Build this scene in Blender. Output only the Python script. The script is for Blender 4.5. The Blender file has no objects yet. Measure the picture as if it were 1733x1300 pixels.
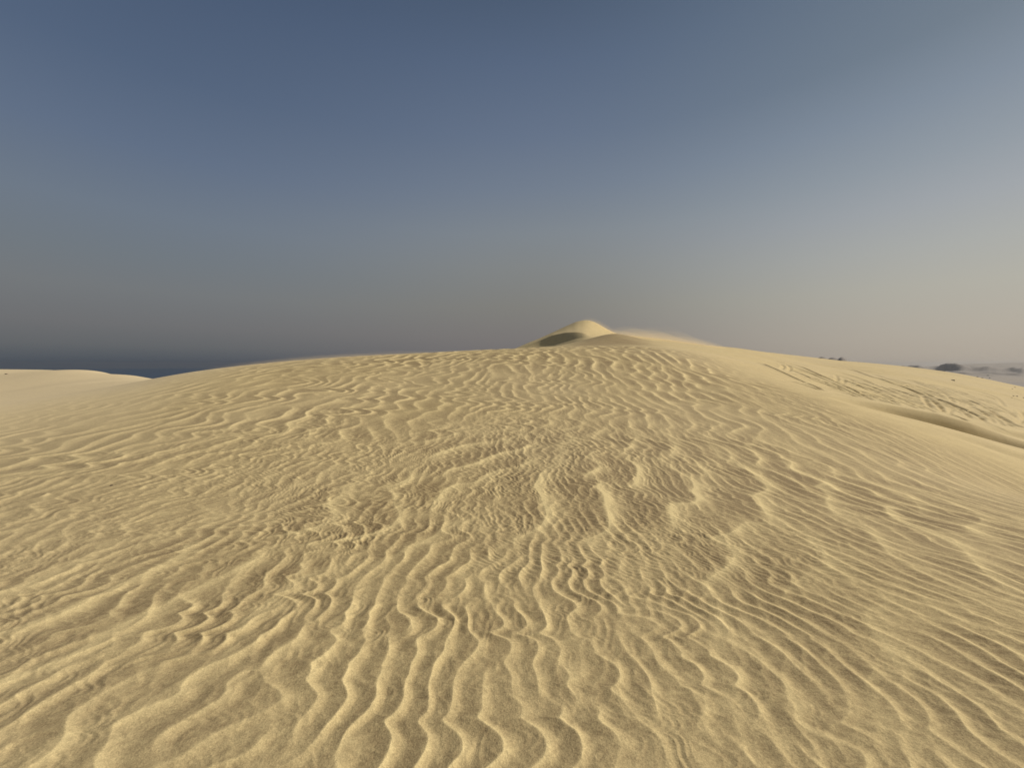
import bpy, math
import numpy as np

# ------------------------------------------------------------------ camera
sc = bpy.context.scene
COL = sc.collection
W0, H0 = 1733.0, 1300.0
F = 650.0                       # focal length in photograph pixels
HORIZ = 617.0                   # eye level row in the photograph
EYE = 1.6
SEA = -42.0
pitch = math.atan((H0 / 2 - HORIZ) / F)      # camera looks a little down

cd = bpy.data.cameras.new('camera')
cd.sensor_width = 36.0
cd.lens = 36.0 * F / W0
cd.clip_start = 0.05
cd.clip_end = 30000.0
cam = bpy.data.objects.new('camera', cd)
COL.objects.link(cam)
cam.location = (0, 0, EYE)
cam.rotation_euler = (math.pi / 2 - pitch, 0, 0)
sc.camera = cam

# ------------------------------------------------------------------ light
SUN_AZ = math.radians(76)       # to the right of the view direction
SUN_EL = math.radians(35)
sd = bpy.data.lights.new('sun', 'SUN')
sd.energy = 4.65
sd.angle = math.radians(1.2)
sd.color = (1.0, 0.90, 0.76)
sun = bpy.data.objects.new('sun', sd)
COL.objects.link(sun)
sdir = np.array([math.cos(SUN_EL) * math.sin(SUN_AZ), math.cos(SUN_EL) * math.cos(SUN_AZ), math.sin(SUN_EL)])
from mathutils import Vector
sun.rotation_euler = Vector(sdir).to_track_quat('Z', 'Y').to_euler()
sun.location = tuple(sdir * 60)

vs = sc.view_settings
vs.view_transform = 'Standard'
vs.look = 'None'
vs.exposure = 0.0
vs.gamma = 1.0
vs.use_curve_mapping = False
sc.cycles.volume_bounces = 1
sc.cycles.max_bounces = 6
sc.cycles.transparent_max_bounces = 64
sc.cycles.use_denoising = True


def lin(c):
    r = []
    for v in c:
        v = v / 255.0
        r.append(v / 12.92 if v <= 0.04045 else ((v + 0.055) / 1.055) ** 2.4)
    return r


class NT:
    """small helper to write node trees"""
    def __init__(self, tree):
        self.t = tree
        tree.nodes.clear()

    def n(self, kind, **kw):
        nd = self.t.nodes.new(kind)
        for k, v in kw.items():
            setattr(nd, k, v)
        return nd

    def l(self, a, b):
        self.t.links.new(a, b)

    def m(self, op, a, b=None, c=None, clamp=False):
        nd = self.t.nodes.new('ShaderNodeMath')
        nd.operation = op
        nd.use_clamp = clamp
        for i, v in enumerate((a, b, c)):
            if v is None:
                continue
            if isinstance(v, (int, float)):
                nd.inputs[i].default_value = v
            else:
                self.l(v, nd.inputs[i])
        return nd.outputs[0]

    def mix(self, fac, a, b, blend='MIX'):
        nd = self.t.nodes.new('ShaderNodeMix')
        nd.data_type = 'RGBA'
        nd.blend_type = blend
        for i, v in ((0, fac), (6, a), (7, b)):
            if isinstance(v, (int, float)):
                nd.inputs[i].default_value = v
            elif isinstance(v, (list, tuple)):
                nd.inputs[i].default_value = (*v[:3], 1)
            else:
                self.l(v, nd.inputs[i])
        return nd.outputs[2]

    def ramp(self, fac, stops, interp='LINEAR'):
        nd = self.t.nodes.new('ShaderNodeValToRGB')
        e = nd.color_ramp.elements
        nd.color_ramp.interpolation = interp
        while len(e) < len(stops):
            e.new(0.5)
        for el, (p, c) in zip(e, stops):
            el.position = p
            el.color = (*c, 1)
        self.l(fac, nd.inputs[0])
        return nd.outputs[0]


# ------------------------------------------------------------------ sky
world = bpy.data.worlds.new('World')
sc.world = world
world.use_nodes = True
w = NT(world.node_tree)
tc = w.n('ShaderNodeTexCoord')
sep = w.n('ShaderNodeSeparateXYZ')
w.l(tc.outputs['Generated'], sep.inputs[0])
X, Y, Z = sep.outputs
el = w.m('ARCSINE', Z)
az = w.m('ARCTAN2', X, Y)
EMAX = 60.0
elf = w.m('DIVIDE', el, math.radians(EMAX), clamp=True)
# elevation ramps of the dusty sky: (degrees, srgb)
SKY_L = [(0, (71, 80, 92)), (0.8, (86, 92, 99)), (2.0, (101, 104, 107)), (4.3, (112, 113, 115)), (8, (117, 121, 124)),
         (11.5, (112, 122, 131)), (16, (108, 122, 139)), (22, (94, 112, 139)), (29, (80, 100, 130)), (40, (66, 86, 117)), (60, (56, 76, 108))]
SKY_C = [(0, (116, 112, 113)), (4, (125, 121, 119)), (8.5, (130, 129, 124)), (14, (131, 135, 135)), (18.5, (127, 136, 144)),
         (24, (113, 127, 146)), (30, (99, 116, 142)), (37, (85, 104, 133)), (43, (72, 91, 118)), (60, (58, 78, 108))]
SKY_R = [(0, (178, 167, 153)), (3, (181, 173, 160)), (8, (178, 176, 166)), (12, (170, 173, 170)), (16, (158, 165, 172)),
         (20, (142, 154, 166)), (25, (124, 140, 158)), (30, (106, 124, 142)), (40, (90, 110, 132)), (60, (70, 92, 120))]
SKY_FILL = [(0, (180, 164, 140)), (6, (176, 163, 142)), (20, (152, 147, 138)), (40, (118, 124, 130)), (60, (88, 102, 120))]  # unseen sky behind the camera, warmed and brightened as fill light


def grey(c, k):
    g = sum(c) / 3
    return tuple(v + (g - v) * k for v in c)


rl, rc, rr, rb = [w.ramp(elf, [(e / EMAX, lin(grey(c, 0.16 if e > 10 else 0))) for e, c in S]) for S in (SKY_L, SKY_C, SKY_R, SKY_FILL)]
f3 = w.n('ShaderNodeMapRange', interpolation_type='SMOOTHSTEP')
w.l(w.m('ABSOLUTE', az), f3.inputs[0])
f3.inputs[1].default_value = math.radians(75)
f3.inputs[2].default_value = math.radians(140)
f1 = w.n('ShaderNodeMapRange', interpolation_type='SMOOTHSTEP')
w.l(az, f1.inputs[0])
f1.inputs[1].default_value = math.radians(-48)
f1.inputs[2].default_value = math.radians(8)
f2 = w.n('ShaderNodeMapRange', interpolation_type='SMOOTHSTEP')
w.l(az, f2.inputs[0])
f2.inputs[1].default_value = math.radians(0)
f2.inputs[2].default_value = math.radians(56)
dust = w.mix(f3.outputs[0], w.mix(f2.outputs[0], w.mix(f1.outputs[0], rl, rc), rr), rb)
sky = w.n('ShaderNodeTexSky', sky_type='NISHITA')
sky.sun_disc = False
sky.sun_elevation = SUN_EL
sky.sun_rotation = SUN_AZ
sky.dust_density = 6.0
sky.air_density = 1.2
clear = w.mix(1.0, sky.outputs[0], (0.10, 0.10, 0.10), 'MULTIPLY')
skyc = w.mix(0.88, clear, dust)
bg = w.n('ShaderNodeBackground')
w.l(dust, bg.inputs[0])
bg.inputs[1].default_value = 1.0
bg2 = w.n('ShaderNodeBackground')
w.l(sky.outputs[0], bg2.inputs[0])
bg2.inputs[1].default_value = 0.05
mx = w.n('ShaderNodeMixShader')
mx.inputs[0].default_value = 0.97
w.l(bg2.outputs[0], mx.inputs[1])
w.l(bg.outputs[0], mx.inputs[2])
wo = w.n('ShaderNodeOutputWorld')
w.l(mx.outputs[0], wo.inputs[0])


# ------------------------------------------------------------------ helpers
def tag(o, label=None, cat=None, group=None, kind=None):
    if label:
        o['label'] = label
    if cat:
        o['category'] = cat
    if group:
        o['group'] = group
    if kind:
        o['kind'] = kind


def mesh_obj(name, verts, faces, mat, parent=None, smooth=True):
    """verts (n,3) array, faces list or (m,4)/(m,3) array"""
    me = bpy.data.meshes.new(name)
    verts = np.asarray(verts, dtype=np.float32)
    if isinstance(faces, np.ndarray):
        k = faces.shape[1]
        nf = len(faces)
        me.vertices.add(len(verts))
        me.vertices.foreach_set('co', verts.ravel())
        me.loops.add(nf * k)
        me.loops.foreach_set('vertex_index', faces.astype(np.int32).ravel())
        me.polygons.add(nf)
        me.polygons.foreach_set('loop_start', np.arange(0, nf * k, k, dtype=np.int32))
        me.polygons.foreach_set('loop_total', np.full(nf, k, dtype=np.int32))
        me.update(calc_edges=True)
    else:
        me.from_pydata([tuple(map(float, v)) for v in verts], [], faces)
        me.update()
    me.polygons.foreach_set('use_smooth', np.full(len(me.polygons), smooth, dtype=bool))
    me.materials.append(mat)
    o = bpy.data.objects.new(name, me)
    COL.objects.link(o)
    if parent:
        o.parent = parent
    return o


rng = np.random.default_rng(7)


class Noise:
    """periodic smooth value noise (Catmull-Rom like smooth lookup)"""
    def __init__(self, seed, n=256):
        self.n = n
        self.g = np.random.default_rng(seed).standard_normal((n, n)).astype(np.float32)

    def __call__(self, x, y):
        n = self.n
        xi = np.floor(x).astype(np.int64)
        yi = np.floor(y).astype(np.int64)
        fx = (x - xi)
        fy = (y - yi)
        fx = fx * fx * fx * (fx * (fx * 6 - 15) + 10)
        fy = fy * fy * fy * (fy * (fy * 6 - 15) + 10)
        g = self.g
        x0 = xi % n
        x1 = (xi + 1) % n
        y0 = yi % n
        y1 = (yi + 1) % n
        return (g[y0, x0] * (1 - fx) + g[y0, x1] * fx) * (1 - fy) + (g[y1, x0] * (1 - fx) + g[y1, x1] * fx) * fy

    def fbm(self, x, y, octv=3):
        s = 0
        a = 1.0
        for i in range(octv):
            s = s + a * self(x * 2 ** i + 17.3 * i, y * 2 ** i + 5.1 * i)
            a *= 0.5
        return s


def sstep(a, b, x):
    t = np.clip((x - a) / (b - a), 0, 1)
    return t * t * (3 - 2 * t)


# ------------------------------------------------------------------ terrain: base shape
CX = W0 / 2


def ray(px, py):
    """direction of a photograph pixel with y component 1"""
    a = (np.asarray(px, float) - CX) / F
    b = -(np.asarray(py, float) - H0 / 2) / F
    dy = math.cos(pitch) + b * math.sin(pitch)
    dz = b * math.cos(pitch) - math.sin(pitch)
    return a / dy, dz / dy


def P(px, py, d):
    ax, az_ = ray(px, py)
    return (ax * d, d, EYE + az_ * d)


pts = []


def col(px, near, far):
    """near: (d, z) pairs; far: (py, d) pairs"""
    for d, z in near:
        pts.append(((px - CX) / F * d, d, z))
    for py, d in far:
        pts.append(P(px, py, d))


N0 = [(1.5, 0.0), (3.0, 0.0)]
col(-600, N0 + [(6, 0.0)], [(735, 9), (722, 14), (705, 22), (665, 38), (650, 55), (700, 75), (830, 110)])
col(-250, N0 + [(6, 0.05)], [(712, 9), (706, 15), (690, 22), (655, 36), (632, 52), (650, 70), (800, 110)])
col(0, N0 + [(5.5, 0.1)], [(692, 10), (688, 16), (662, 28), (642, 38), (628.5, 48), (636, 60), (800, 110)])
col(100, N0 + [(5.5, 0.13)], [(676, 11), (673, 17), (650, 28), (636, 37), (625.5, 46), (636, 58), (800, 110)])
col(170, [(5.5, 0.15)], [(663, 12), (662, 18), (648, 28), (637, 36), (629, 44), (642, 56)])
col(230, N0 + [(6, 0.2)], [(650, 13), (648.5, 17), (644, 26), (639, 34), (637, 40), (655, 52), (850, 110)])
col(300, [(6, 0.2)], [(635, 14), (637.5, 19), (645, 28), (690, 50), (900, 110)])
col(400, N0 + [(6, 0.2)], [(660, 10.5), (622, 15), (623.5, 20), (635, 30), (700, 50)])
col(500, N0 + [(6, 0.2)], [(655, 11), (612, 16), (613.5, 21), (622, 30), (690, 50), (900, 110)])
col(600, [(6, 0.18)], [(650, 11.5), (605, 17), (606, 22), (614, 31), (670, 52)])
col(700, N0 + [(6, 0.17)], [(648, 12), (600, 18), (601, 23), (609, 32), (650, 54), (800, 110)])
col(800, [(6, 0.15)], [(644, 12.3), (595.5, 18.5), (596, 24), (603, 34), (625, 56)])
col(866, N0 + [(6, 0.15)], [(642, 12.5), (592, 19), (592.5, 24), (597, 34), (610, 54), (640, 74), (720, 110)])
col(940, [(6, 0.15)], [(640, 13), (589, 20), (588.5, 26), (590, 34), (594, 50), (605, 74)])
col(1000, [(6, 0.15)], [(640, 13), (590, 19.5), (586.5, 26), (583, 33), (573, 39), (580, 48), (592, 64), (620, 110)])
col(1040, N0 + [(6, 0.12)], [(642, 13), (593, 19), (586, 26), (580, 33), (563.5, 40), (568, 48), (580, 62), (595, 80), (640, 110)])
col(1085, [], [(644, 13), (595, 19), (587, 26), (580, 33), (571, 41), (569.5, 50), (578, 64), (590, 80)])
col(1120, [(6, 0.10)], [(648, 13), (600, 18.5), (590, 26), (581, 36), (572.5, 46), (575, 58), (590, 80), (640, 110)])
col(1180, [(6, 0.07)], [(660, 12.5), (612, 18), (596, 26), (588, 36), (581, 50), (584, 62), (600, 85)])
col(1250, N0 + [(6, 0.03)], [(668, 12), (634, 17), (610, 24), (603, 33), (589.5, 58), (593, 72), (620, 110)])
col(1300, [(6, 0.0)], [(676, 11.8), (650, 15), (622, 22), (610, 35), (596, 64), (599, 80), (625, 110)])
col(1400, [(3, 0.0), (6, -0.1)], [(700, 10.5), (674, 13), (655, 19), (636, 33), (622, 52), (608.5, 80), (614, 98)])
col(1500, N0 + [(6, -0.2)], [(730, 9.5), (707, 11.5), (684, 16), (661, 27), (638, 48), (615.5, 86), (624, 112)])
col(1600, [(3, -0.02), (5, -0.22)], [(775, 8.2), (741, 10.3), (710, 15), (682, 25), (655, 45), (628, 90), (642, 118)])
col(1733, [(1.5, 0), (3, -0.05), (5, -0.35)], [(840, 7), (792, 9), (752, 13.5), (727, 20), (693, 38), (655.5, 84), (672, 115)])
col(1900, [(3, -0.1), (5, -0.5)], [(850, 8.2), (800, 11.5), (765, 18), (730, 34), (690, 75), (710, 115)])
col(2300, [(1.5, 0), (3, -0.2)], [(950, 7), (860, 12), (800, 24), (740, 60), (760, 110)])
for a in range(100, 270, 20):      # behind the camera
    for r, z in ((1.5, 0.0), (4, 0.0), (10, -0.3), (30, -2.0), (110, -9.0)):
        pts.append((r * math.sin(math.radians(a)), r * math.cos(math.radians(a)), z))
pts = np.array(pts)


def lp(x, y):
    r = np.hypot(x, y)
    a = np.arctan2(x, y)
    a = np.where(a < -math.pi * 0.9, a + 2 * math.pi, a)
    return a * 1.0, np.log(np.maximum(r, 0.8)) * 0.62


def tps_fit(p):
    a, b = lp(p[:, 0], p[:, 1])
    z = p[:, 2] / (np.hypot(p[:, 0], p[:, 1]) + 3.0)     # work on the slope to the eye so scales stay alike
    n = len(a)
    d2 = (a[:, None] - a) ** 2 + (b[:, None] - b) ** 2
    K = d2 * np.log(d2 + 1e-9) * 0.5
    K[np.diag_indices(n)] += 2e-5
    Pm = np.c_[np.ones(n), a, b]
    A = np.zeros((n + 3, n + 3))
    A[:n, :n] = K
    A[:n, n:] = Pm
    A[n:, :n] = Pm.T
    sol = np.linalg.solve(A, np.r_[z, 0, 0, 0])
    return a, b, sol


ta, tb, tw = tps_fit(pts)


def tps(x, y):
    a, b = lp(x, y)
    n = len(ta)
    s = tw[n] + tw[n + 1] * a + tw[n + 2] * b
    for i in range(n):
        d2 = (a - ta[i]) ** 2 + (b - tb[i]) ** 2
        s = s + tw[i] * (0.5 * d2 * np.log(d2 + 1e-9))
    return s * (np.hypot(x, y) + 3.0)


# the spline is smooth, so look it up from a regular table in (angle, log r)
TA = np.linspace(-math.pi * 1.0, math.pi * 1.0, 1400)
TR = np.linspace(math.log(0.8), math.log(160.0), 800)
_ga, _gr = np.meshgrid(TA, TR)
_tab = tps(np.exp(_gr) * np.sin(_ga), np.exp(_gr) * np.cos(_ga))


def base_near(x, y):
    r = np.clip(np.hypot(x, y), 0.81, 159.0)
    a = np.arctan2(x, y)
    u = (a - TA[0]) / (TA[1] - TA[0])
    v = (np.log(r) - TR[0]) / (TR[1] - TR[0])
    u0 = np.clip(np.floor(u).astype(int), 0, len(TA) - 2)
    v0 = np.clip(np.floor(v).astype(int), 0, len(TR) - 2)
    fu = u - u0
    fv = v - v0
    return ((_tab[v0, u0] * (1 - fu) + _tab[v0, u0 + 1] * fu) * (1 - fv)
            + (_tab[v0 + 1, u0] * (1 - fu) + _tab[v0 + 1, u0 + 1] * fu) * fv)


# the high dune in the middle distance: foot, brink of the slip face, shoulder, crest, back
def pc(px, kn, back):
    ks = [(P(px, py, d)[1], P(px, py, d)[2]) for py, d in kn]
    ks.append((ks[-1][0] + 14, ks[-1][1] - back))
    ks.append((ks[-1][0] + 20, ks[-1][1] - 14))
    ks.insert(0, (ks[0][0] - 10, ks[0][1] - 2.2))
    return px, ks


PEAK = [
    pc(835, [(596, 76), (596, 80), (597, 86), (598, 92)], 2),
    pc(868, [(592.5, 75), (592, 79), (591.8, 86), (591.5, 92)], 3),
    pc(893, [(589.5, 73), (584, 76), (582, 84), (580.5, 92)], 4),
    pc(912, [(587.5, 71.4), (577, 75.2), (575, 83), (573, 92)], 5),
    pc(935, [(584, 68.8), (567, 73.3), (565, 82), (562.5, 92)], 6),
    pc(958, [(578, 66.0), (562.5, 70.3), (557, 80), (551.5, 92)], 6),
    pc(975, [(573.5, 63.8), (562, 67.4), (553, 78), (544, 91)], 6),
    pc(988, [(571, 62.4), (564, 65), (553, 77), (541.5, 90)], 6),
    pc(998, [(570.5, 62), (568, 64), (555, 77), (542, 90)], 6),
    pc(1010, [(572, 62), (569.5, 65), (559, 78), (547, 90)], 6),
    pc(1024, [(575, 62), (572, 66), (565, 78), (555.5, 90)], 6),
    pc(1040, [(578, 62), (576, 66), (571, 78), (563.5, 90)], 6),
    pc(1060, [(583, 62), (582, 66), (577, 78), (570, 90)], 6),
    pc(1120, [(600, 62), (600, 66), (595, 78), (590, 90)], 6),
]
PKX = np.array([p[0] for p in PEAK], float)
PKD = np.array([[k[0] for k in p[1]] for p in PEAK])
PKZ = np.array([[k[1] for k in p[1]] for p in PEAK])


def peak(x, y):
    out = np.full(x.shape, -60.0)
    m = (y > 40) & (y < 140) & (np.abs(x / np.maximum(y, 1) - 0.17) < 0.28)
    if not m.any():
        return out
    xx, yy = x[m], y[m]
    px = CX + xx / yy * F
    nk = PKD.shape[1]
    offs = (-4, -2, 0, 2, 4)
    D = [sum(np.interp(px + o, PKX, PKD[:, k]) for o in offs) / 5 for k in range(nk)]
    ZZ = [sum(np.interp(px + o, PKX, PKZ[:, k]) for o in offs) / 5 for k in range(nk)]
    z = np.zeros(xx.shape)
    for sh in (-0.3, 0.0, 0.3):
        zz = np.full(xx.shape, -60.0)
        for k in range(nk - 1):
            t = (yy + sh * np.clip((yy - D[2]) / 4, 0.15, 1) - D[k]) / (D[k + 1] - D[k])
            s = (t >= 0) & (t <= 1)
            zz[s] = (ZZ[k] + (ZZ[k + 1] - ZZ[k]) * t)[s]
        z += zz / 3
    edge = np.maximum(0, (835 - px)) * 0.12 + np.maximum(0, (px - 1110)) * 0.12
    out[m] = z - edge
    return out


def seg_dist(x, y, pl):
    """distance, signed side (+ = left of travel), and arclength fraction to a polyline"""
    best = np.full(x.shape, 1e9)
    side = np.zeros(x.shape)
    tt = np.zeros(x.shape)
    L = [0.0]
    for i in range(len(pl) - 1):
        L.append(L[-1] + math.hypot(pl[i + 1][0] - pl[i][0], pl[i + 1][1] - pl[i][1]))
    for i in range(len(pl) - 1):
        ax, ay = pl[i]
        bx, by = pl[i + 1]
        dx, dy = bx - ax, by - ay
        l2 = dx * dx + dy * dy + 1e-9
        t = np.clip(((x - ax) * dx + (y - ay) * dy) / l2, 0, 1)
        ex = x - ax - t * dx
        ey = y - ay - t * dy
        d = np.hypot(ex, ey)
        m = d < best
        best = np.where(m, d, best)
        side = np.where(m, np.sign(dx * ey - dy * ex), side)
        tt = np.where(m, (L[i] + t * (L[i + 1] - L[i])) / L[-1], tt)
    return best, side, tt


def smooth_pl(pl, n=6):
    pl = np.array(pl, float)
    out = []
    for i in range(len(pl) - 1):
        p0 = pl[max(i - 1, 0)]
        p1, p2 = pl[i], pl[i + 1]
        p3 = pl[min(i + 2, len(pl) - 1)]
        for k in range(n):
            t = k / n
            out.append(0.5 * ((2 * p1) + (p2 - p0) * t + (2 * p0 - 5 * p1 + 4 * p2 - p3) * t * t + (3 * p1 - p0 - 3 * p2 + p3) * t ** 3))
    out.append(pl[-1])
    return [tuple(p) for p in out]


# brinks to the right: (polyline xy of the lip, near-side width, far-side width, heights along)
def lip(pp):
    return smooth_pl([P(px, py, d)[:2] for px, py, d in pp], 5)


LIPS = [
    (lip([(1385, 672, 13.8), (1440, 680, 13.6), (1500, 690, 13.5), (1560, 700, 13.3), (1620, 712, 13.1), (1700, 740, 12.9), (1800, 775, 12.2), (2000, 830, 10.4)]),
     1.0, 2.6, [(0, 0), (.12, .06), (.25, .18), (.42, .31), (.52, .31), (.65, .18), (1, .10)]),
    (lip([(1600, 707, 17.3), (1660, 718, 17.0), (1733, 732, 16.5), (1850, 760, 15.5), (2000, 800, 14)]),
     1.8, 3.0, [(0, 0), (.3, .10), (.6, .17), (1, .17)]),
    (lip([(1560, 722, 11.6), (1680, 744, 11.0), (1760, 768, 10.5), (1900, 815, 9.4)]),
     1.3, 1.6, [(0, 0), (.4, .05), (1, .08)]),
]


def lips(x, y):
    s = np.zeros(x.shape)
    m = (x > 6) & (x < 40) & (y > 2) & (y < 34)
    xx, yy = x[m], y[m]
    acc = np.zeros(xx.shape)
    for pl, wn, wf, hh in LIPS:
        d, sd_, t = seg_dist(xx, yy, pl)
        h = np.interp(t, [a for a, _ in hh], [b for _, b in hh])
        q = np.clip(d / wn, 0, 1)
        near = np.interp(q, [0, .08, .25, .5, .64, .8, 1], [1, .9, .4, -1.0, -1.15, -.55, 0])
        far = np.exp(-(d / wf) ** 2 * 2.2)
        acc += h * np.where(sd_ > 0, far, near)
    s[m] = acc
    return s


fbm1 = Noise(11)
fbm2 = Noise(12)
fbm3 = Noise(13)


def far_ground(x, y):
    """sea floor to the left and ahead, plain with distant dunes to the right"""
    r = np.hypot(x, y)
    a = np.degrees(np.arctan2(x, y))
    plain = -38.5 + 0.8 * fbm1.fbm(x / 90, y / 90, 3)
    # dune chain far off; its crest sinks to the right
    crest = np.interp(a, [30, 36, 40, 43.5, 46.85, 48.0, 48.65, 49.4, 50.0, 50.3, 50.9, 51.7, 52.2, 52.5, 53.1, 54, 60, 80],
                      [-14, -12, -16, -16, -6, -4, -1, -3, -6, -6, -8, -12, -13, -11, -15, -24, -18, -20])
    crest = crest + 2.2 * fbm2(a * 2.1, a * 0 + 3) + 1.1 * fbm3(a * 5.3, a * 0 + 8)
    chain = crest + 38.5
    rr_ = r + 110 * fbm2(a / 0.9, r * 0) + 50 * fbm3(x / 90, y / 90)
    band = np.exp(-((rr_ - 2650) / np.where(rr_ < 2650, 95, 260)) ** 2) \
        + 0.55 * np.exp(-((rr_ - 2380) / np.where(rr_ < 2380, 60, 120)) ** 2) * sstep(-1.2, 1.0, fbm3(x / 160, y / 160)) \
        + 0.28 * np.exp(-((rr_ - 2130) / np.where(rr_ < 2130, 40, 100)) ** 2) * sstep(-1.0, 1.0, fbm2(x / 120, y / 120))
    rough = 1 + 0.10 * fbm1.fbm(x / 60, y / 60, 3)
    hills = chain * np.clip(band, 0, 1.1) * rough * sstep(22, 34, a)
    # dark dune tops straight over the tracked slope
    q = np.maximum(np.maximum(21.5 * np.exp(-((a - 38.85) / 0.8) ** 2), 19.0 * np.exp(-((a - 39.8) / 0.9) ** 2)), 20.0 * np.exp(-((a - 40.6) / 0.6) ** 2))
    knoll = (q + 39) * np.exp(-((r - 1300) / np.where(r < 1300, 75, 150)) ** 2) * sstep(35, 38, a) * sstep(43, 41, a)
    pale = (50 + 3 * fbm3(a / 1.5, a * 0)) * np.exp(-((r - 4800) / 450) ** 2) * sstep(44, 51, a)
    land = plain + np.maximum(np.maximum(hills, knoll), pale)
    return np.where(a < 4, SEA - 3, np.where(a < 16, (SEA - 3) + (land - SEA + 3) * sstep(4, 16, a), land)) \
        if True else land


def base(x, y):
    r = np.hypot(x, y)
    b = base_near(x, y)
    b = b + 0.10 * fbm2.fbm(x / 14, y / 14, 2) * sstep(22, 45, r)
    b = b + lips(x, y)
    p = peak(x, y)
    # smooth maximum
    k = 0.25
    h = np.clip(0.5 + 0.5 * (p - b) / k, 0, 1)
    z = b * (1 - h) + p * h + k * h * (1 - h)
    t = sstep(115, 240, r)
    return z * (1 - t) + far_ground(x, y) * t


# ------------------------------------------------------------------ ripples
def ripple_tile(seed, n, cells, spread, bw):
    """complex band-pass field: its angle is the phase of a train of ripples that fork and join"""
    g = np.random.default_rng(seed)
    wn = np.fft.fft2(g.standard_normal((n, n)))
    k = np.fft.fftfreq(n, 1.0 / n)
    kx, ky = np.meshgrid(k, k)
    kr = np.hypot(kx, ky)
    ka = np.arctan2(ky, kx)
    k0 = n / cells
    flt = np.exp(-((kr / k0 - 1) / bw) ** 2) * np.exp(-(ka / spread) ** 2)
    z = np.fft.ifft2(wn * flt)
    z /= np.sqrt((np.abs(z) ** 2).mean())
    return z.astype(np.complex64)


CPW = 16
T = [ripple_tile(21, 1024, CPW, math.radians(27), 0.24),
     ripple_tile(22, 1024, CPW, math.radians(24), 0.24),
     ripple_tile(23, 1024, CPW, math.radians(31), 0.26),
     ripple_tile(24, 1024, CPW, math.radians(30), 0.26)]


def tile_at(t, u, v, lam):
    """bilinear look-up; lam is the ripple wavelength in metres"""
    n = t.shape[0]
    s = CPW / lam
    u = u * s
    v = v * s
    ui = np.floor(u).astype(np.int64)
    vi = np.floor(v).astype(np.int64)
    fu = (u - ui).astype(np.float32)
    fv = (v - vi).astype(np.float32)
    u0, u1, v0, v1 = ui % n, (ui + 1) % n, vi % n, (vi + 1) % n
    return (t[v0, u0] * (1 - fu) + t[v0, u1] * fu) * (1 - fv) + (t[v1, u0] * (1 - fu) + t[v1, u1] * fu) * fv


def profile(z, lee=0.36, pw=0.5):
    """asymmetric ripple: long gentle windward side, short lee side towards +x"""
    ph = (np.angle(z) / (2 * math.pi)) % 1.0
    a = np.clip(np.abs(z), 0, 1.9) ** pw
    up = ph / (1 - lee)
    dn = (1 - ph) / lee
    tri = np.minimum(up, dn)
    s = tri * tri * (3 - 2 * tri)
    h = 0.82 * tri ** 1.4 + 0.18 * s          # sharp at the crest, round in the trough
    # fine pale sand settles just over the crest and thins out down the lee side,
    # coarse brown grains are left on the windward side
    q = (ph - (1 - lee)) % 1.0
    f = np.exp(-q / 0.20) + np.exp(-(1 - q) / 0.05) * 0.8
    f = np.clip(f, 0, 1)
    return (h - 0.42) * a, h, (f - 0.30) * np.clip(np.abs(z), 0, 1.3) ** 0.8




wx1, wx2, wy1, rg1, rg2, rg3 = Noise(31), Noise(32), Noise(33), Noise(34), Noise(35), Noise(36)


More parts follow.
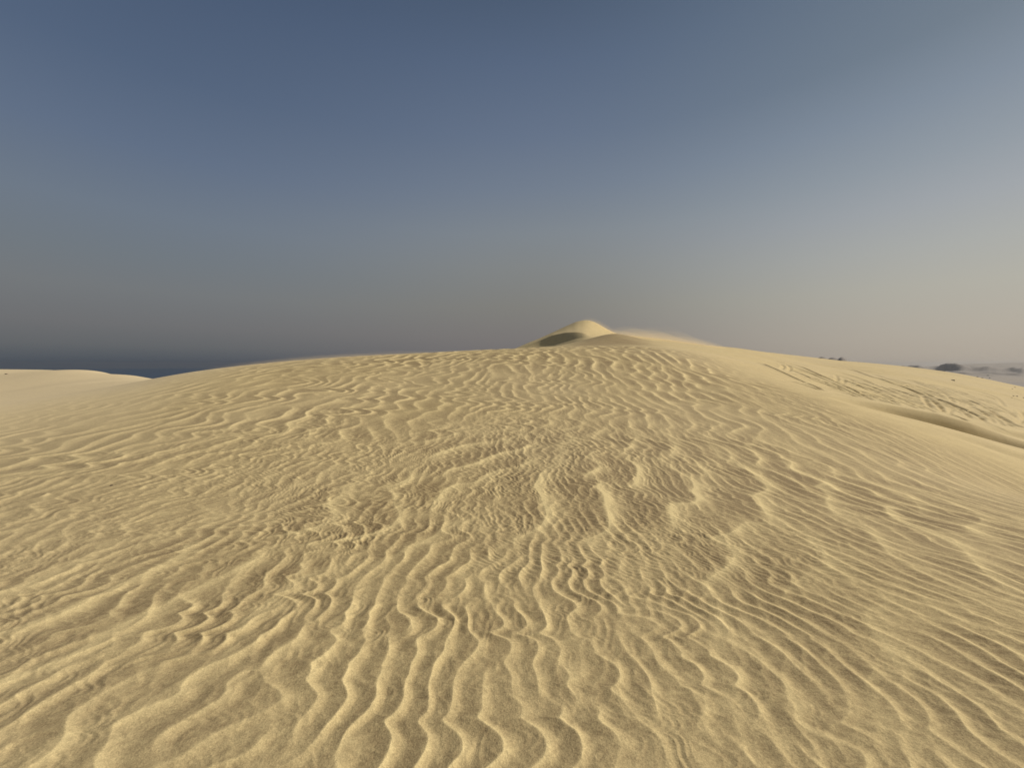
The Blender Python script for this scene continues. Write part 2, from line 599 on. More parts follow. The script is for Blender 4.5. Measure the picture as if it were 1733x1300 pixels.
def ripples(x, y):
    r = np.hypot(x, y)
    # the trains fan out: swung right on the left flank, left on the right flank
    s = -0.03 + 0.57 * sstep(-2.0, 4.0, x)
    fan = s * 3.0 * np.tanh(y / 3.0)

    right = sstep(3.0, 8.5, x - 0.15 * y)           # smoother right flank
    right3 = sstep(0.45, 0.85, x / np.maximum(y, 1)) * sstep(3, 6, x)
    rside = sstep(0.8, 3.5, x)
    calm = (0.75 + 0.08 * sstep(-0.4, -1.8, x)) * (1 - 0.65 * rside)

    def warp(l, amp, n1, n2):
        """sideways wandering of the crests: broad bends plus tight zigzags"""
        k_ = np.abs(n2(x / (l * 2.6), y / (l * 1.0) + 9))
        return amp * l * (0.65 * n1(x / (l * 4.0) + 3, y / (l * 2.0)) - calm * 1.7 * np.sqrt(k_ * k_ + 0.01))
    # main small ripples
    l1 = 0.192
    u = x + fan + warp(l1, 0.40, wx1, wx2) * (1 - 0.35 * rside) + 0.06 * wx2(x / 1.1, y / 0.9)
    v = y + warp(l1, 0.16, wy1, wx1)
    p1, c1, a1 = profile(tile_at(T[0], u, v, l1), 0.34)
    # a second weaker train crossing them
    lb = 0.15
    ub = x * 0.88 - y * 0.42 + fan * 0.9 + warp(lb, 0.45, wx2, wy1)
    vb = y * 0.88 + x * 0.42
    pb, cb, ab = profile(tile_at(T[1], ub, vb, lb), 0.36)
    # broader ripples
    l2 = 0.48
    u2 = x * 0.97 + 0.9 * fan - 0.10 * y + warp(l2, 0.42, wx2, wx1)
    v2 = y * 0.9 + warp(l2, 0.2, wy1, wx2)
    p2, c2, a2 = profile(tile_at(T[1], u2, v2, l2), 0.34)
    # long ripples of the summit
    l3 = 0.66
    u3 = x - 0.05 * y + warp(l3, 0.46, wx1, wx2)
    v3 = y * 0.55 + warp(l3, 0.16, wy1, wx2)
    p3, c3, a3 = profile(tile_at(T[3], u3, v3, l3), 0.36)
    # broad bars of loose sand swinging off to the right, half burying the small ripples
    l4 = 0.62
    u4 = x * 0.86 - y * 0.36 + warp(l4, 0.22, wx2, wy1)
    v4 = y * 0.86 + x * 0.42
    p4, c4, a4 = profile(tile_at(T[2], u4 + 5, v4 + 3, l4), 0.30, 1.0)
    a4 = a4 * 1.3
    # finest ripples, swinging about, lying between the others
    l0 = 0.082
    sw = rg3(x / 1.1, y / 0.9) * 0.30
    u0 = x * 0.9 + y * 0.3 + fan * 1.1 + sw + warp(l0, 0.6, wx2, wx1)
    v0 = y * 0.9 - x * 0.3 + warp(l0, 0.3, wy1, wx1)
    p0, c0, a0 = profile(tile_at(T[2], u0, v0, l0), 0.42)

    w_mid = np.exp(-((np.log(np.maximum(r, .3)) - math.log(4.8)) / 0.40) ** 2) * sstep(5.0, 2.0, x) * sstep(-5.0, -2.5, x + 0.25 * y)
    var1 = sstep(-1.1, 0.9, rg1.fbm(x / 1.3, y / 1.0, 2))
    var2 = sstep(-0.9, 0.9, rg2.fbm(x / 1.6, y / 2.0, 2))
    var3 = sstep(-1.3, 0.7, rg3.fbm(x / 4.0, y / 7.0, 2))
    var0 = sstep(-0.8, 0.8, rg1.fbm(x / 0.8 + 40, y / 0.6, 2))
    right = sstep(3.0, 8.5, x - 0.15 * y)           # smoother right flank
    right3 = sstep(0.45, 0.85, x / np.maximum(y, 1)) * sstep(3, 6, x)
    lr = np.log(np.maximum(r, 0.3)) + 0.16 * rg2(x / 2.2 + 30, y / 2.6)
    d1 = sstep(math.log(10.5), math.log(6.5), lr)
    d3 = sstep(math.log(12.0), math.log(16.0), lr)
    d2 = sstep(math.log(5.5), math.log(9.5), lr) * (1 - d3)
    d1 = np.maximum(d1, 0.9 * right * (1 - d3))
    g1 = (1 - 0.30 * w_mid) * (d1 * (0.75 + 0.30 * var1) + 0.15 * (1 - d1) * sstep(20, 12, r))
    gb = 0.7 * sstep(12, 5, r) * (1.1 - 0.6 * var1) * sstep(1.2, 2.4, r) * (1 - 0.6 * rside)
    g2 = (d2 * (0.75 + 0.3 * var2) + 0.25 * d3 * sstep(40, 20, r) + 0.12 * sstep(2.4, 4.6, r) * d1) * (1 - 0.35 * right)
    g3 = d3 * sstep(52, 34, r) * (0.6 + 0.4 * sstep(-9, -1, x)) * (0.8 + 0.3 * var3) * (1 - 0.9 * right3)
    g4 = np.exp(-((np.log(np.maximum(r, .3)) - math.log(4.4)) / 0.5) ** 2) * (0.25 + 0.75 * var3) * (1 - 0.7 * right) * (0.35 + 0.65 * sstep(-4.5, -1.5, x))
    g0 = sstep(12, 6, r)
    cov = 1 - 0.85 * np.clip(g4 * a4 * 1.6, 0, 1)
    H = (0.0148 * p1 * g1 * cov * (1 - 0.35 * sstep(2.5, 5.0, r)) + 0.0065 * pb * gb * cov
         + 0.020 * p2 * g2 + 0.013 * p4 * g4
         + 0.029 * p3 * g3
         + 0.0042 * p0 * g0 * cov * (0.4 + 0.9 * w_mid * var0 + 0.6 * (1 - c1) * var0 + 0.5 * right))
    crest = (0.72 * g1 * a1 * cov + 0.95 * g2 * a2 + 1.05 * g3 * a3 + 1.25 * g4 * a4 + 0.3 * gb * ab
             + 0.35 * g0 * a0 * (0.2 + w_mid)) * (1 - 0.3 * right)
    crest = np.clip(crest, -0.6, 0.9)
    return H, crest, right


def ripple_mask(x, y):
    """ripples die out on the smooth hollow to the left, the tracked slope and the high dune"""
    r = np.hypot(x, y)
    px = CX + x / np.maximum(y, 0.1) * F
    rim = np.interp(px, [-600, 0, 100, 230, 300, 500, 900, 1000, 1100, 1180, 1250, 1300, 1400, 1500, 1600, 1733, 2000],
                    [10, 10.5, 11.5, 12.5, 14.5, 20, 30, 30, 29, 24, 19, 16.5, 12.8, 11.2, 10.0, 8.8, 8.0])
    yy = np.maximum(y, 0.1)
    soft = sstep(620, 150, px)                      # longer fade towards the left hollow
    q = yy / rim
    m = sstep(1.12, 0.80, q) * (1 - 0.6 * soft * sstep(0.45, 0.95, q))
    return np.where(y < 0.5, 1.0, m)


# ------------------------------------------------------------------ tyre ruts on the far slope
def to_ground(px, py):
    ax, az_ = ray(px, py)
    ds = np.exp(np.linspace(math.log(15.5), math.log(105), 500))
    z = base(ax * ds, ds)
    zr = EYE + az_ * ds
    below = np.nonzero(zr < z)[0]
    if len(below) == 0:
        return None
    # take the last entry into the far slope if there are several
    k = below[0]
    if k == 0:
        return None
    return (ax * ds[k], ds[k])


def tr4(lst):
    return [(1400 + a / 5.204, 640 + b / 5.204) for a, b in lst]


def tr3(lst):
    return [(1080 + a / 4.126, 550 + b / 4.126) for a, b in lst]


RUTS = [
    (tr4([(-60, -20), (0, 5), (150, 70), (270, 130), (360, 178), (430, 207)]), 1.0),
    (tr4([(-60, 0), (0, 24), (200, 120), (390, 200)]), .8),
    (tr4([(300, -25), (440, 0), (560, 45), (720, 100), (850, 150), (1000, 195), (1150, 255), (1280, 315), (1350, 350), (1380, 385)]), 1.2),
    (tr4([(300, -45), (450, -20), (640, 50), (800, 100), (950, 150), (1100, 205)]), .5),
    (tr4([(680, 95), (830, 155), (870, 215), (920, 270)]), 1.0),
    (tr4([(760, 115), (900, 185), (980, 245), (1025, 305)]), 1.2),
    (tr4([(870, 150), (1100, 240), (1210, 310), (1265, 355)]), .9),
    (tr4([(1080, 165), (1240, 195), (1400, 265), (1500, 330), (1600, 390), (1665, 430)]), 1.1),
    (tr4([(1250, 240), (1400, 320), (1480, 400)]), .9),
    (tr4([(1440, 330), (1500, 370), (1540, 415)]), .8),
    (tr4([(1500, 345), (1570, 390), (1610, 425)]), .7),
    (tr4([(1080, 70), (1300, 110), (1480, 170), (1560, 250)]), .5),
    (tr4([(1000, 30), (1200, 80), (1400, 120), (1560, 150), (1733, 210)]), .4),
    (tr4([(630, 60), (800, 70), (1000, 120), (1080, 180), (1130, 225)]), .7),
    (tr4([(1480, 260), (1560, 285), (1640, 330), (1720, 400)]), .7),
    (tr4([(1700, 290), (1730, 340), (1700, 385), (1660, 400)]), .8),
    (tr4([(1060, 320), (1080, 285), (1110, 275)]), .6),
    (tr4([(1150, 190), (1165, 215), (1150, 240)]), .6),
    (tr4([(1190, 200), (1200, 225), (1185, 250)]), .6),
    (tr4([(1235, 215), (1245, 240), (1225, 262)]), .6),
    (tr4([(340, 90), (480, 150), (600, 225)]), .5),
    (tr4([(400, 80), (560, 150), (640, 215)]), .4),
    (tr4([(500, 90), (660, 150), (860, 215)]), .5),
    (tr4([(560, 150), (700, 190), (850, 250)]), .5),
    (tr4([(600, 180), (760, 235), (880, 265)]), .5),
    (tr4([(1280, 170), (1420, 200), (1560, 280), (1733, 340)]), .5),
    (tr4([(900, 110), (1150, 170), (1420, 240), (1650, 330)]), .4),
    (tr3([(860, 268), (1000, 330), (1130, 390), (1230, 430), (1330, 475)]), 1.0),
    (tr3([(780, 210), (900, 235), (1010, 262), (1150, 300), (1250, 345), (1400, 410), (1550, 480), (1660, 540)]), 1.1),
    (tr3([(700, 200), (830, 230), (960, 256), (1100, 300), (1230, 350), (1420, 440), (1600, 525)]), .7),
    (tr3([(1180, 270), (1370, 298), (1500, 318), (1620, 360), (1733, 390)]), .9),
    (tr3([(1380, 285), (1520, 310), (1640, 335), (1733, 350)]), .6),
    (tr3([(990, 272), (1015, 290), (1000, 310)]), .5),
    (tr3([(1040, 278), (1060, 300), (1050, 325)]), .5),
    (tr3([(1380, 350), (1390, 380), (1375, 400)]), .5),
    (tr3([(1430, 375), (1440, 395), (1425, 410)]), .5),
]
rg = np.random.default_rng(5)
for k in range(110):                 # fainter, older ruts, half blown over
    x0 = rg.uniform(1330, 1620)
    y0 = np.interp(x0, [1330, 1500, 1620], [622, 636, 655]) + rg.uniform(0, 40)
    L = rg.uniform(40, 130)
    sl = rg.uniform(0.22, 0.42)
    RUTS.append(([(x0, y0), (x0 + L * .35, y0 + L * sl * .3), (x0 + L * .7, y0 + L * sl * .66), (x0 + L, y0 + L * sl * 1.05)], rg.uniform(.4, .95)))

rut_lines = []
for pl, s in RUTS:
    q = []
    for px, py in smooth_pl(pl, 6):
        g = to_ground(px, py)
        if g is not None and (not q or math.hypot(g[0] - q[-1][0], g[1] - q[-1][1]) < 25):
            q.append(g)
    if len(q) > 2:
        rut_lines.append((q, s))


def ruts(x, y):
    out = np.zeros(x.shape)
    cut = np.zeros(x.shape)
    for q, s in rut_lines:
        a = np.array(q)
        m = (x > a[:, 0].min() - 1) & (x < a[:, 0].max() + 1) & (y > a[:, 1].min() - 1) & (y < a[:, 1].max() + 1)
        if not m.any():
            continue
        d, sd_, t = seg_dist(x[m], y[m], q)
        scale = np.clip(np.hypot(x[m], y[m]) / 38, 0.55, 1.15)
        fade = np.minimum(1, np.minimum(t, 1 - t) * 10 + .15)
        wdt = 0.115 * scale
        cut[m] = np.minimum(cut[m], -0.14 * s * fade * scale * np.exp(-(d / wdt) ** 2))
        out[m] = np.maximum(out[m], 0.055 * s * fade * scale * np.exp(-((d - 2.0 * wdt) / (0.8 * wdt)) ** 2))
    return out + cut


# ------------------------------------------------------------------ build the terrain mesh (polar grid, finer near)
def axis_angles():
    a = list(np.arange(-64, 64.001, 0.10))
    b = list(np.arange(64 + 1.5, 360 - 64 - 0.1, 1.5))
    return np.radians(np.array(a + b))


ANG = axis_angles()
rs = [0.45]
while rs[-1] < 6000:
    r = rs[-1]
    if r < 1.3:
        k = 0.012
    elif r < 8:
        k = 0.0034
    elif r < 120:
        k = 0.0036
    elif r < 600:
        k = 0.02
    elif r < 3000:
        k = 0.008
    else:
        k = 0.014
    rs.append(r * (1 + k))
RS = np.array(rs)
na, nr = len(ANG), len(RS)
AA, RR = np.meshgrid(ANG, RS)
GX = RR * np.sin(AA)
GY = RR * np.cos(AA)
gx, gy = GX.ravel(), GY.ravel()
gz = base(gx, gy)
near_m = np.hypot(gx, gy) < 60
H = np.zeros(gx.shape)
crest = np.zeros(gx.shape)
h_, c_, right_ = ripples(gx[near_m], gy[near_m])
mk = ripple_mask(gx[near_m], gy[near_m])
H[near_m] = h_ * mk
crest[near_m] = c_ * mk
gz = gz + H + ruts(gx, gy)
verts = np.c_[gx, gy, gz]
idx = np.arange(na * nr).reshape(nr, na)
i0 = idx[:-1, :]
i1 = idx[1:, :]
nxt = np.roll(idx, -1, axis=1)
faces = np.stack([i0.ravel(), nxt[:-1].ravel(), nxt[1:].ravel(), i1.ravel()], axis=1)[:, ::-1]
verts = np.vstack([verts, [[0, 0, float(gz[idx[0]].mean())]]])
ctr = len(verts) - 1


# sand material
def sand_material():
    m = bpy.data.materials.new('wind_blown_sand')
    m.use_nodes = True
    n = NT(m.node_tree)
    geo = n.n('ShaderNodeNewGeometry')
    pos = geo.outputs['Position']

    def noise(scale, detail=2, rough=0.5, dist=0.0):
        q = n.n('ShaderNodeTexNoise')
        n.l(pos, q.inputs['Vector'])
        q.inputs['Scale'].default_value = scale
        q.inputs['Detail'].default_value = detail
        q.inputs['Roughness'].default_value = rough
        q.inputs['Distortion'].default_value = dist
        return q.outputs[0]
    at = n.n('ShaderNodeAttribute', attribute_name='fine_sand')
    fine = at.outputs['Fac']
    grain = noise(210, 3, 0.8)
    grain2 = noise(90, 2, 0.6)
    mott = noise(28, 4, 0.7, 0.4)
    patch = noise(1.3, 4, 0.6)
    big = noise(0.12, 3, 0.5)
    # coarse brown lag grains against fine pale blown sand: sorted by grain size
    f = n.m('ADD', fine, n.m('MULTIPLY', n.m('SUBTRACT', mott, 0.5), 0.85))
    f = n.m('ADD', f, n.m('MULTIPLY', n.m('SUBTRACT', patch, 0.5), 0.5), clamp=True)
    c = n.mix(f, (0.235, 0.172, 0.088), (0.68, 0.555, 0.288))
    c = n.mix(n.m('MULTIPLY', n.m('SUBTRACT', big, 0.35), 1.2, clamp=True), c, (0.47, 0.385, 0.235))
    pal = n.n('ShaderNodeAttribute', attribute_name='haze_pale')
    c = n.mix(n.m('MULTIPLY', pal.outputs['Fac'], 0.6), c, (0.60, 0.50, 0.345))  # blown haze over the left dune, put into the sand colour
    sp = n.m('ADD', n.m('MULTIPLY', n.m('SUBTRACT', grain, 0.5), 1.5), n.m('MULTIPLY', n.m('SUBTRACT', grain2, 0.5), 0.7))
    # speckle fades where single grains are no longer resolved
    cd_ = n.n('ShaderNodeVectorMath', operation='LENGTH')
    n.l(pos, cd_.inputs[0])
    coarse = n.m('SUBTRACT', 1.0, n.m('MULTIPLY', f, 0.45))
    sp = n.m('MULTIPLY', sp, coarse)
    val = n.m('ADD', 1.0, n.m('MULTIPLY', sp, 1.05))
    hv = n.n('ShaderNodeHueSaturation')
    n.l(c, hv.inputs['Color'])
    n.l(val, hv.inputs['Value'])
    p = n.n('ShaderNodeBsdfPrincipled')
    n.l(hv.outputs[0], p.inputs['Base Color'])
    p.inputs['Roughness'].default_value = 0.95
    p.inputs['Specular IOR Level'].default_value = 0.15
    b = n.n('ShaderNodeBump')
    b.inputs['Strength'].default_value = 0.55
    b.inputs['Distance'].default_value = 0.004
    n.l(n.m('ADD', grain2, n.m('MULTIPLY', mott, 1.2)), b.inputs['Height'])
    n.l(b.outputs[0], p.inputs['Normal'])
    o = n.n('ShaderNodeOutputMaterial')
    n.l(p.outputs[0], o.inputs[0])
    return m


sand = sand_material()


def hill_material():
    m = bpy.data.materials.new('shaded_hill_sand')
    m.use_nodes = True
    n = NT(m.node_tree)
    geo = n.n('ShaderNodeNewGeometry')
    at = n.n('ShaderNodeAttribute', attribute_name='hill_shade')
    q = n.n('ShaderNodeTexNoise')
    n.l(geo.outputs['Position'], q.inputs['Vector'])
    q.inputs['Scale'].default_value = 0.02
    q.inputs['Detail'].default_value = 5
    f = n.m('ADD', at.outputs['Fac'], n.m('MULTIPLY', n.m('SUBTRACT', q.outputs[0], 0.5), 0.8), clamp=True)
    c = n.mix(f, (0.24, 0.205, 0.165), (0.19, 0.172, 0.16))  # second tone is the shaded grey of the hills, painted in
    p = n.n('ShaderNodeBsdfPrincipled')
    n.l(c, p.inputs['Base Color'])
    p.inputs['Roughness'].default_value = 0.95
    o = n.n('ShaderNodeOutputMaterial')
    n.l(p.outputs[0], o.inputs[0])
    return m


hill_mat = hill_material()
far_row = int(np.searchsorted(RS, 300.0))
nf_row = na
# near dune field: one continuous sheet of ground out to the plain and the sea floor
SPLIT = far_row * na
fr = faces[:far_row * na]
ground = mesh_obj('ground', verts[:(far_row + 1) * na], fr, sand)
hill_f = faces[far_row * na:] - far_row * na
hills = mesh_obj('hills', verts[far_row * na:-1], hill_f, hill_mat)
tag(hills, kind='structure')
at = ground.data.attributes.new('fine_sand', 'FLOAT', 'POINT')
r_all = np.hypot(gx, gy)
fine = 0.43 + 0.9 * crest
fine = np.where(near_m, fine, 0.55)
smooth_zone = np.zeros(gx.shape)
smooth_zone[:] = 1.0
smooth_zone[near_m] = 1 - mk
fine = fine * (1 - smooth_zone) + np.where(gx < 0, 0.85, 0.62) * smooth_zone
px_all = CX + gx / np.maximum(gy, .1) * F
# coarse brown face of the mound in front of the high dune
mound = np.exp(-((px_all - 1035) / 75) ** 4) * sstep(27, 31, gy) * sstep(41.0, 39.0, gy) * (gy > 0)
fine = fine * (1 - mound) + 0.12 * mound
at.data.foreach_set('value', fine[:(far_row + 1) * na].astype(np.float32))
at3 = ground.data.attributes.new('haze_pale', 'FLOAT', 'POINT')
at3.data.foreach_set('value', (smooth_zone * sstep(-3, -9, gx) * (gy > 0))[:(far_row + 1) * na].astype(np.float32))
at2 = hills.data.attributes.new('hill_shade', 'FLOAT', 'POINT')
far_r = r_all[far_row * na:]
dark = np.exp(-((far_r - 2520) / 520) ** 4)          # shade on the distant chain, put into its colour
at2.data.foreach_set('value', (0.15 + 0.60 * np.maximum(dark, np.exp(-((far_r - 1280) / 200) ** 4))).astype(np.float32))
tag(ground, kind='structure')

# ------------------------------------------------------------------ sea
def sea_material():
    m = bpy.data.materials.new('sea_water')
    m.use_nodes = True
    n = NT(m.node_tree)
    p = n.n('ShaderNodeBsdfPrincipled')
    p.inputs['Base Color'].default_value = (0.010, 0.030, 0.065, 1)
    p.inputs['Roughness'].default_value = 0.35
    p.inputs['IOR'].default_value = 1.33
    geo = n.n('ShaderNodeNewGeometry')
    q = n.n('ShaderNodeTexNoise')
    n.l(geo.outputs['Position'], q.inputs['Vector'])
    q.inputs['Scale'].default_value = 0.12
    q.inputs['Detail'].default_value = 5
    b = n.n('ShaderNodeBump')
    b.inputs['Strength'].default_value = 0.8
    b.inputs['Distance'].default_value = 2.0
    n.l(q.outputs[0], b.inputs['Height'])
    n.l(b.outputs[0], p.inputs['Normal'])
    o = n.n('ShaderNodeOutputMaterial')
    n.l(p.outputs[0], o.inputs[0])
    return m


S = 5900.0
th = np.linspace(0, 2 * math.pi, 97)[:-1]
rr = [60.0, 200, 600, 1500, 3000, S]
sv = np.array([(r * math.sin(t), r * math.cos(t), SEA) for r in rr for t in th])
sf = []
for i in range(len(rr) - 1):
    for j in range(96):
        sf.append((i * 96 + j, i * 96 + (j + 1) % 96, (i + 1) * 96 + (j + 1) % 96, (i + 1) * 96 + j))
sea = mesh_obj('sea', sv, np.array(sf)[:, ::-1], sea_material())
tag(sea, kind='structure')

# ------------------------------------------------------------------ small things
def surf(px, py, lo=1.2, hi=105.0):
    """point of the finished ground seen at a photograph pixel"""
    ax, az_ = ray(px, py)
    ds = np.exp(np.linspace(math.log(lo), math.log(hi), 4000))
    z = base(ax * ds, ds)
    k = np.nonzero(EYE + az_ * ds < z)[0][0]
    d0 = ds[max(k - 60, 0):k + 60]
    x0 = ax * d0
    rp = ripples(x0, d0)[0] * ripple_mask(x0, d0) if d0[-1] < 58 else 0
    z = base(x0, d0) + rp
    kk = np.nonzero(EYE + az_ * d0 < z)[0]
    kk = kk[0] if len(kk) else 60
    return float(x0[kk]), float(d0[kk]), float(z[kk])


def plain_mat(name, c, rough=0.8, var=0.3, scale=60, metal=0.0):
    m = bpy.data.materials.new(name)
    m.use_nodes = True
    n = NT(m.node_tree)
    tcn = n.n('ShaderNodeTexCoord')
    q = n.n('ShaderNodeTexNoise')
    n.l(tcn.outputs['Object'], q.inputs['Vector'])
    q.inputs['Scale'].default_value = scale
    q.inputs['Detail'].default_value = 4
    cc = n.mix(q.outputs[0], [v * (1 - var) for v in c], [min(1, v * (1 + var)) for v in c])
    p = n.n('ShaderNodeBsdfPrincipled')
    n.l(cc, p.inputs['Base Color'])
    p.inputs['Roughness'].default_value = rough
    p.inputs['Metallic'].default_value = metal
    o = n.n('ShaderNodeOutputMaterial')
    n.l(p.outputs[0], o.inputs[0])
    return m


def rock_data(name, seed, sx, sy, sz, mat):
    """angular, flattened stone with a broken outline"""
    import bmesh
    from mathutils import noise as mn
    bm = bmesh.new()
    bmesh.ops.create_icosphere(bm, subdivisions=3, radius=1.0)
    for v_ in bm.verts:
        p = v_.co.copy()
        k = 1 + 0.28 * mn.noise(p * 1.1 + Vector((seed, 0, 0))) + 0.12 * mn.noise(p * 3.1 + Vector((0, seed, 0)))
        p = p * k
        p.x = max(min(p.x, 0.8), -0.86)
        p.z = max(min(p.z, 0.62 + 0.2 * p.x), -0.5)
        v_.co = Vector((p.x * sx, p.y * sy, p.z * sz))
    me = bpy.data.meshes.new(name)
    bm.to_mesh(me)
    bm.free()
    me.materials.append(mat)
    return me


stone_m = plain_mat('dark_stone', (0.055, 0.042, 0.030), 0.85, 0.4, 30)
red_m = plain_mat('rusty_stone', (0.16, 0.06, 0.035), 0.85, 0.4, 30)
ROCKS = [
    # px, py, width in photo px, label, group, material
    (188.5, 822.5, 4.0, 'small dark pebble lying alone on the rippled sand at the left of the dune', None, stone_m),
    (1721, 671.3, 3.2, 'larger right one of two close dark stones on the tracked slope at the right', 'dark stones on the tracked slope', stone_m),
    (1715, 670.3, 2.6, 'smaller left one of two close dark stones on the tracked slope at the right', 'dark stones on the tracked slope', stone_m),
    (1712, 673.5, 2.2, 'faint small stone just below the pair of dark stones by the right edge', 'dark stones on the tracked slope', stone_m),
    (1732, 673.5, 2.6, 'dark stone cut by the right edge of the photo beside the pair of stones', 'dark stones on the tracked slope', stone_m),
    (1717.5, 655.8, 2.2, 'reddish brown stone near the top of the tracked slope at the right', None, red_m),
    (1713, 658.6, 1.8, 'tiny brown stone just below the reddish stone near the slope top', 'dark stones on the tracked slope', stone_m),
    (1613, 644.3, 4.6, 'flat brown stone alone on the smooth upper part of the tracked slope', None, stone_m),
    (10.5, 633.5, 4.0, 'dark stone alone on the pale smooth dune at the far left', None, stone_m),
]
for k, (px, py, wpx, lab, grp, mt) in enumerate(ROCKS):
    x_, y_, z_ = surf(px, py)
    w_ = wpx / F * y_ * 0.55
    me = rock_data('stone', 3.7 * k + 1, w_, w_ * 0.7, w_ * 0.62, mt)
    ro = bpy.data.objects.new('stone' if k else 'pebble', me)
    COL.objects.link(ro)
    ro.location = (x_, y_, z_ + w_ * 0.14)
    ro.rotation_euler = (0, 0.1, 0.7 * k)
    tag(ro, lab, 'pebble' if k == 0 else 'stone', grp)


def tube(path, radii, seg=8):
    vs_, fs_ = [], []
    for i, (p, r_) in enumerate(zip(path, radii)):
        a_ = Vector(path[max(i - 1, 0)])
        b_ = Vector(path[min(i + 1, len(path) - 1)])
        t_ = (b_ - a_).normalized()
        u_ = t_.cross(Vector((0, 0, 1))).normalized()
        v_ = t_.cross(u_)
        for j in range(seg):
            an = 2 * math.pi * j / seg
            q_ = Vector(p) + (u_ * math.cos(an) + v_ * math.sin(an)) * r_
            vs_.append(tuple(q_))
    for i in range(len(path) - 1):
        for j in range(seg):
            fs_.append((i * seg + j, i * seg + (j + 1) % seg, (i + 1) * seg + (j + 1) % seg, (i + 1) * seg + j))
    fs_.append(tuple(range(seg))[::-1])
    fs_.append(tuple((len(path) - 1) * seg + j for j in range(seg)))
    return vs_, fs_


x_, y_, z_ = surf(1070.5, 745.5)
path = [(-.045, .0, .004), (-.025, .006, .009), (-.004, .004, .012), (.016, .012, .014), (.040, .010, .008)]
vv, ff = tube(path, [.0015, .0036, .0045, .0042, .0022])
v2_, f2_ = tube([(.0, .004, .012), (.006, .018, .017), (.016, .026, .016)], [.003, .002, .001])
f2_ = [tuple(i + len(vv) for i in f) for f in f2_]
tw_ = mesh_obj('twig', np.array(vv + v2_), ff + f2_, plain_mat('dry_wood', (0.16, 0.11, 0.06), 0.9, 0.3, 200))
tw_.location = (x_, y_, z_ + 0.004)
tag(tw_, 'short dry brown twig lying on the rippled sand right of centre', 'twig')


# parked off-road cars on the plain under the distant dunes
def box_verts(bm, pts2, y0, y1, inset=0.0):
    """side outline pts2 (x,z) pulled from y0 to y1"""
    n_ = len(pts2)
    cx_ = sum(p[0] for p in pts2) / n_
    a_ = [bm.verts.new((p[0], y0, p[1])) for p in pts2]
    b_ = [bm.verts.new((p[0], y1, p[1])) for p in pts2]
    bm.faces.new(a_)
    bm.faces.new(b_[::-1])
    for i in range(n_):
        bm.faces.new((a_[i], b_[i], b_[(i + 1) % n_], a_[(i + 1) % n_]))


def build_part(name, fn, mat, parent, bevel=0.0):
    import bmesh
    bm = bmesh.new()
    fn(bm)
    bmesh.ops.recalc_face_normals(bm, faces=bm.faces)
    if bevel:
        bmesh.ops.bevel(bm, geom=bm.edges[:], offset=bevel, segments=2, affect='EDGES')
    me = bpy.data.meshes.new(name)
    bm.to_mesh(me)
    bm.free()
    me.materials.append(mat)
    o = bpy.data.objects.new(name, me)
    COL.objects.link(o)
    o.parent = parent
    return o


paint = {'dark': plain_mat('dark_car_paint', (0.03, 0.03, 0.035), 0.4, 0.1, 2),
         'grey': plain_mat('grey_car_paint', (0.12, 0.12, 0.12), 0.4, 0.1, 2)}
glass_m = plain_mat('car_glass', (0.02, 0.025, 0.03), 0.1, 0.1, 2)
tyre_m = plain_mat('tyre_rubber', (0.02, 0.02, 0.02), 0.9, 0.2, 10)
rim_m = plain_mat('wheel_rim', (0.4, 0.4, 0.4), 0.4, 0.1, 10, 0.8)


def make_car(kind):
    e = bpy.data.objects.new('parked_car', None)
    COL.objects.link(e)
    body = [(-2.35, .45), (-2.4, 1.05), (-2.25, 1.12), (1.0, 1.15), (2.2, 1.02), (2.4, .9), (2.42, .5), (2.1, .42), (-2.1, .42)]
    cab = [(-2.2, 1.13), (-2.05, 1.78), (-1.7, 1.86), (.25, 1.86), (.55, 1.74), (1.15, 1.15)]
    build_part('body', lambda b: box_verts(b, body, -.95, .95), paint[kind], e, 0.06)
    build_part('cabin', lambda b: box_verts(b, cab, -.82, .82), paint[kind], e, 0.05)
    for sy in (-1, 1):
        build_part('window', lambda b, sy=sy: box_verts(b, [(-1.95, 1.25), (-1.85, 1.7), (.25, 1.72), (.85, 1.25)], sy * .80, sy * .835), glass_m, e)
    for sx in (-1.5, 1.5):
        for sy in (-1, 1):
            def wheel(b, r0, r1, y0, y1, sx=sx, sy=sy):
                box_verts(b, [(sx + r1 * math.cos(t), .4 + r1 * math.sin(t)) for t in np.linspace(0, 2 * math.pi, 19)[:-1]], sy * y0, sy * y1)
            wv = build_part('wheel', lambda b: wheel(b, 0, .4, .72, .97), tyre_m, e, 0.02)
            rm_ = build_part('rim', lambda b: wheel(b, 0, .23, .96, .985), rim_m, wv)
    return e


def copy_tree(o, parent=None):
    c = o.copy()
    COL.objects.link(c)
    c.parent = parent
    for ch in o.children:
        copy_tree(ch, c)
    return c


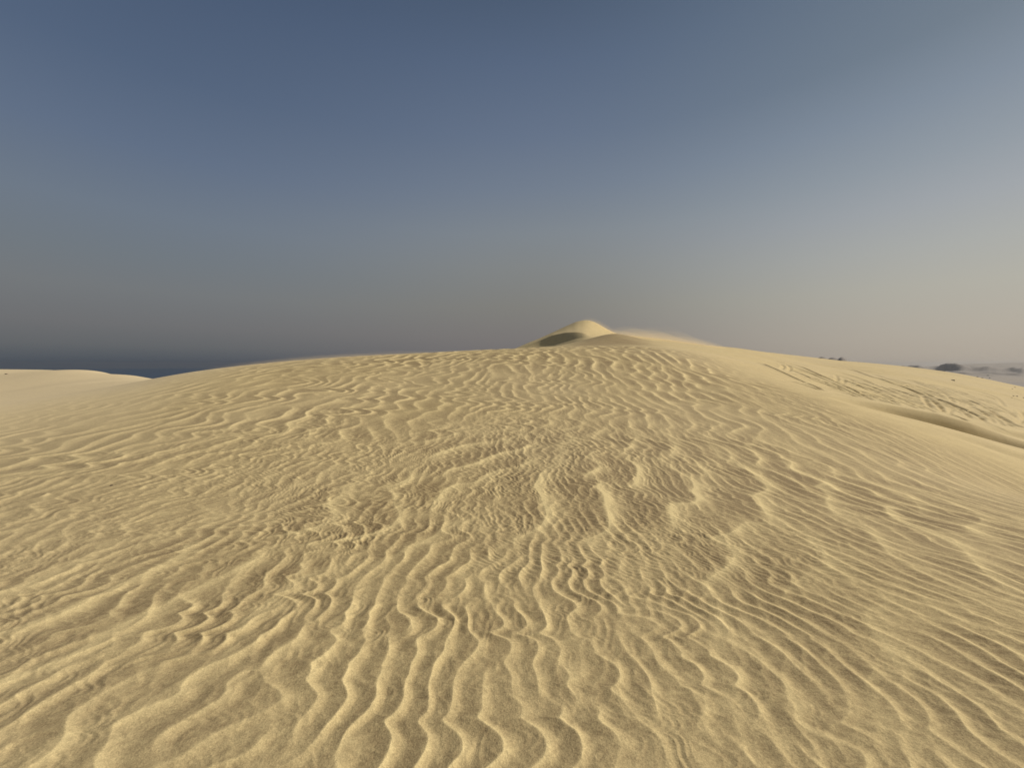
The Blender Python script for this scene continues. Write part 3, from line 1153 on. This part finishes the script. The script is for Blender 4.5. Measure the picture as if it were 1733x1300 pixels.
CARS = [(1628, 635.3, 'dark', 0.5, 'dark car on the distant plain, leftmost of the row of parked cars'),
        (1634, 635.6, 'grey', 1.2, 'grey car on the distant plain, second from the left end of the row'),
        (1643.5, 637.3, 'grey', 0.2, 'grey car on the distant plain, third from the left end of the row'),
        (1648, 638.1, 'dark', 0.9, 'dark car on the distant plain, left one of the close dark pair'),
        (1654, 638.2, 'dark', 2.0, 'dark car on the distant plain, right one of the close dark pair'),
        (1662, 640.2, 'dark', 0.1, 'dark car parked side on, standing lowest and nearest the slope edge'),
        (1671.5, 636.0, 'grey', 1.6, 'grey car standing apart behind the row, nearest the distant dunes'),
        (1675, 640.0, 'grey', 0.3, 'grey car on the distant plain, rightmost of the row of parked cars')]
protos = {}
for px, py, kind, rz, lab in CARS:
    if kind not in protos:
        o = protos[kind] = make_car(kind)
    else:
        o = copy_tree(protos[kind])
    ax, az_ = ray(px, py)
    ds = np.linspace(700, 1700, 600)
    zz = far_ground(ax * ds, ds)
    hit = np.nonzero(EYE + az_ * ds < zz)[0]
    k = hit[0] if len(hit) else 300
    o.location = (float(ax * ds[k]), float(ds[k]), float(zz[k]))
    o.rotation_euler = (0, 0, rz)
    tag(o, lab, 'car', 'cars parked in a row on the distant plain')

# ------------------------------------------------------------------ sand blowing over the crests
def drift(name, line, height, width, tau, col_, layers=7):
    """veil of airborne sand hugging a crest: nested shells of thin even dust"""
    mats = []
    for L_ in range(layers):
        m = bpy.data.materials.new('airborne_sand')
        m.use_nodes = True
        n = NT(m.node_tree)
        pv = n.n('ShaderNodeVolumePrincipled')
        pv.inputs['Color'].default_value = (*col_, 1)
        pv.inputs['Density'].default_value = tau / (2 * width * layers) * 2.2 * (1.06 - (L_ + 0.5) / layers) ** 1.3
        pv.inputs['Anisotropy'].default_value = 0.1
        oo = n.n('ShaderNodeOutputMaterial')
        n.l(pv.outputs[0], oo.inputs['Volume'])
        mats.append(m)
    seg = 12
    pl = smooth_pl(line, 8)
    nn = len(pl)
    V_, F_ = [], []
    for L_ in range(layers):
        kf = ((L_ + 1) / layers) ** 1.3
        o0 = len(V_)
        for i, (x0, y0) in enumerate(pl):
            a_ = pl[max(i - 1, 0)]
            b_ = pl[min(i + 1, nn - 1)]
            tx, ty = b_[0] - a_[0], b_[1] - a_[1]
            l_ = math.hypot(tx, ty) + 1e-9
            nx, ny = -ty / l_, tx / l_
            t = i / (nn - 1)
            tp = max(0.02, math.sin(math.pi * min(1, max(0, t))) ** 0.7)
            wv = 0.85 + 0.25 * math.sin(t * 19 + L_ * 2.0) * math.sin(t * 7.3)
            for j in range(seg):
                an = 2 * math.pi * j / seg
                ox = math.cos(an) * width * kf * tp
                gxp, gyp = x0 + nx * ox, y0 + ny * ox
                gz_ = 0.0
                V_.append((gxp, gyp, (math.sin(an) * height * kf * tp * wv) - 0.02))
        for i in range(nn - 1):
            for j in range(seg):
                F_.append((o0 + i * seg + j, o0 + i * seg + (j + 1) % seg, o0 + (i + 1) * seg + (j + 1) % seg, o0 + (i + 1) * seg + j))
        F_.append(tuple(o0 + j for j in range(seg))[::-1])
        F_.append(tuple(o0 + (nn - 1) * seg + j for j in range(seg)))
    V_ = np.array(V_)
    V_[:, 2] += base(V_[:, 0], V_[:, 1])
    o = mesh_obj(name, V_, F_, mats[0], smooth=True)
    for m in mats[1:]:
        o.data.materials.append(m)
    per = len(F_) // layers
    o.data.polygons.foreach_set('material_index', np.repeat(np.arange(layers), per).astype(np.int32))
    tag(o, kind='stuff')
    return o


dc = (1.0, 0.84, 0.56)
gxy = lambda px, d: P(px, 600, d)[:2]
drift('blowing_sand', [gxy(280, 13.6), gxy(400, 15.2), gxy(500, 16.5), gxy(620, 17.6), gxy(740, 18.4), gxy(860, 19.2)], 0.30, 1.8, 1.6, dc)
drift('blowing_sand', [gxy(980, 90), gxy(1000, 90), gxy(1020, 88), gxy(1045, 84), gxy(1080, 78)], 1.7, 5.0, 1.3, dc)
drift('blowing_sand', [gxy(1030, 39.5), gxy(1070, 42), gxy(1110, 44), gxy(1160, 46), gxy(1230, 50)], 1.7, 3.5, 2.6, dc)
drift('blowing_sand', [gxy(1110, 30), gxy(1190, 25), gxy(1260, 21), gxy(1330, 17.5), gxy(1400, 14.5)], 0.25, 2.2, 0.9, dc)
# ------------------------------------------------------------------ haze
hz = 6100.0
v = [(sx * hz, sy * hz, z) for z in (SEA - 60, 30) for sx, sy in ((-1, -1), (1, -1), (1, 1), (-1, 1))]
fc = [(3, 2, 1, 0), (4, 5, 6, 7), (0, 1, 5, 4), (1, 2, 6, 5), (2, 3, 7, 6), (3, 0, 4, 7)]
hm = bpy.data.materials.new('dusty_air')
hm.use_nodes = True
n = NT(hm.node_tree)
pv = n.n('ShaderNodeVolumePrincipled')
pv.inputs['Color'].default_value = (0.34, 0.355, 0.38, 1)
pv.inputs['Density'].default_value = 0.00010
pv.inputs['Anisotropy'].default_value = 0.45
o_ = n.n('ShaderNodeOutputMaterial')
n.l(pv.outputs[0], o_.inputs['Volume'])
haze = mesh_obj('haze', v, fc, hm, smooth=False)
tag(haze, kind='stuff')
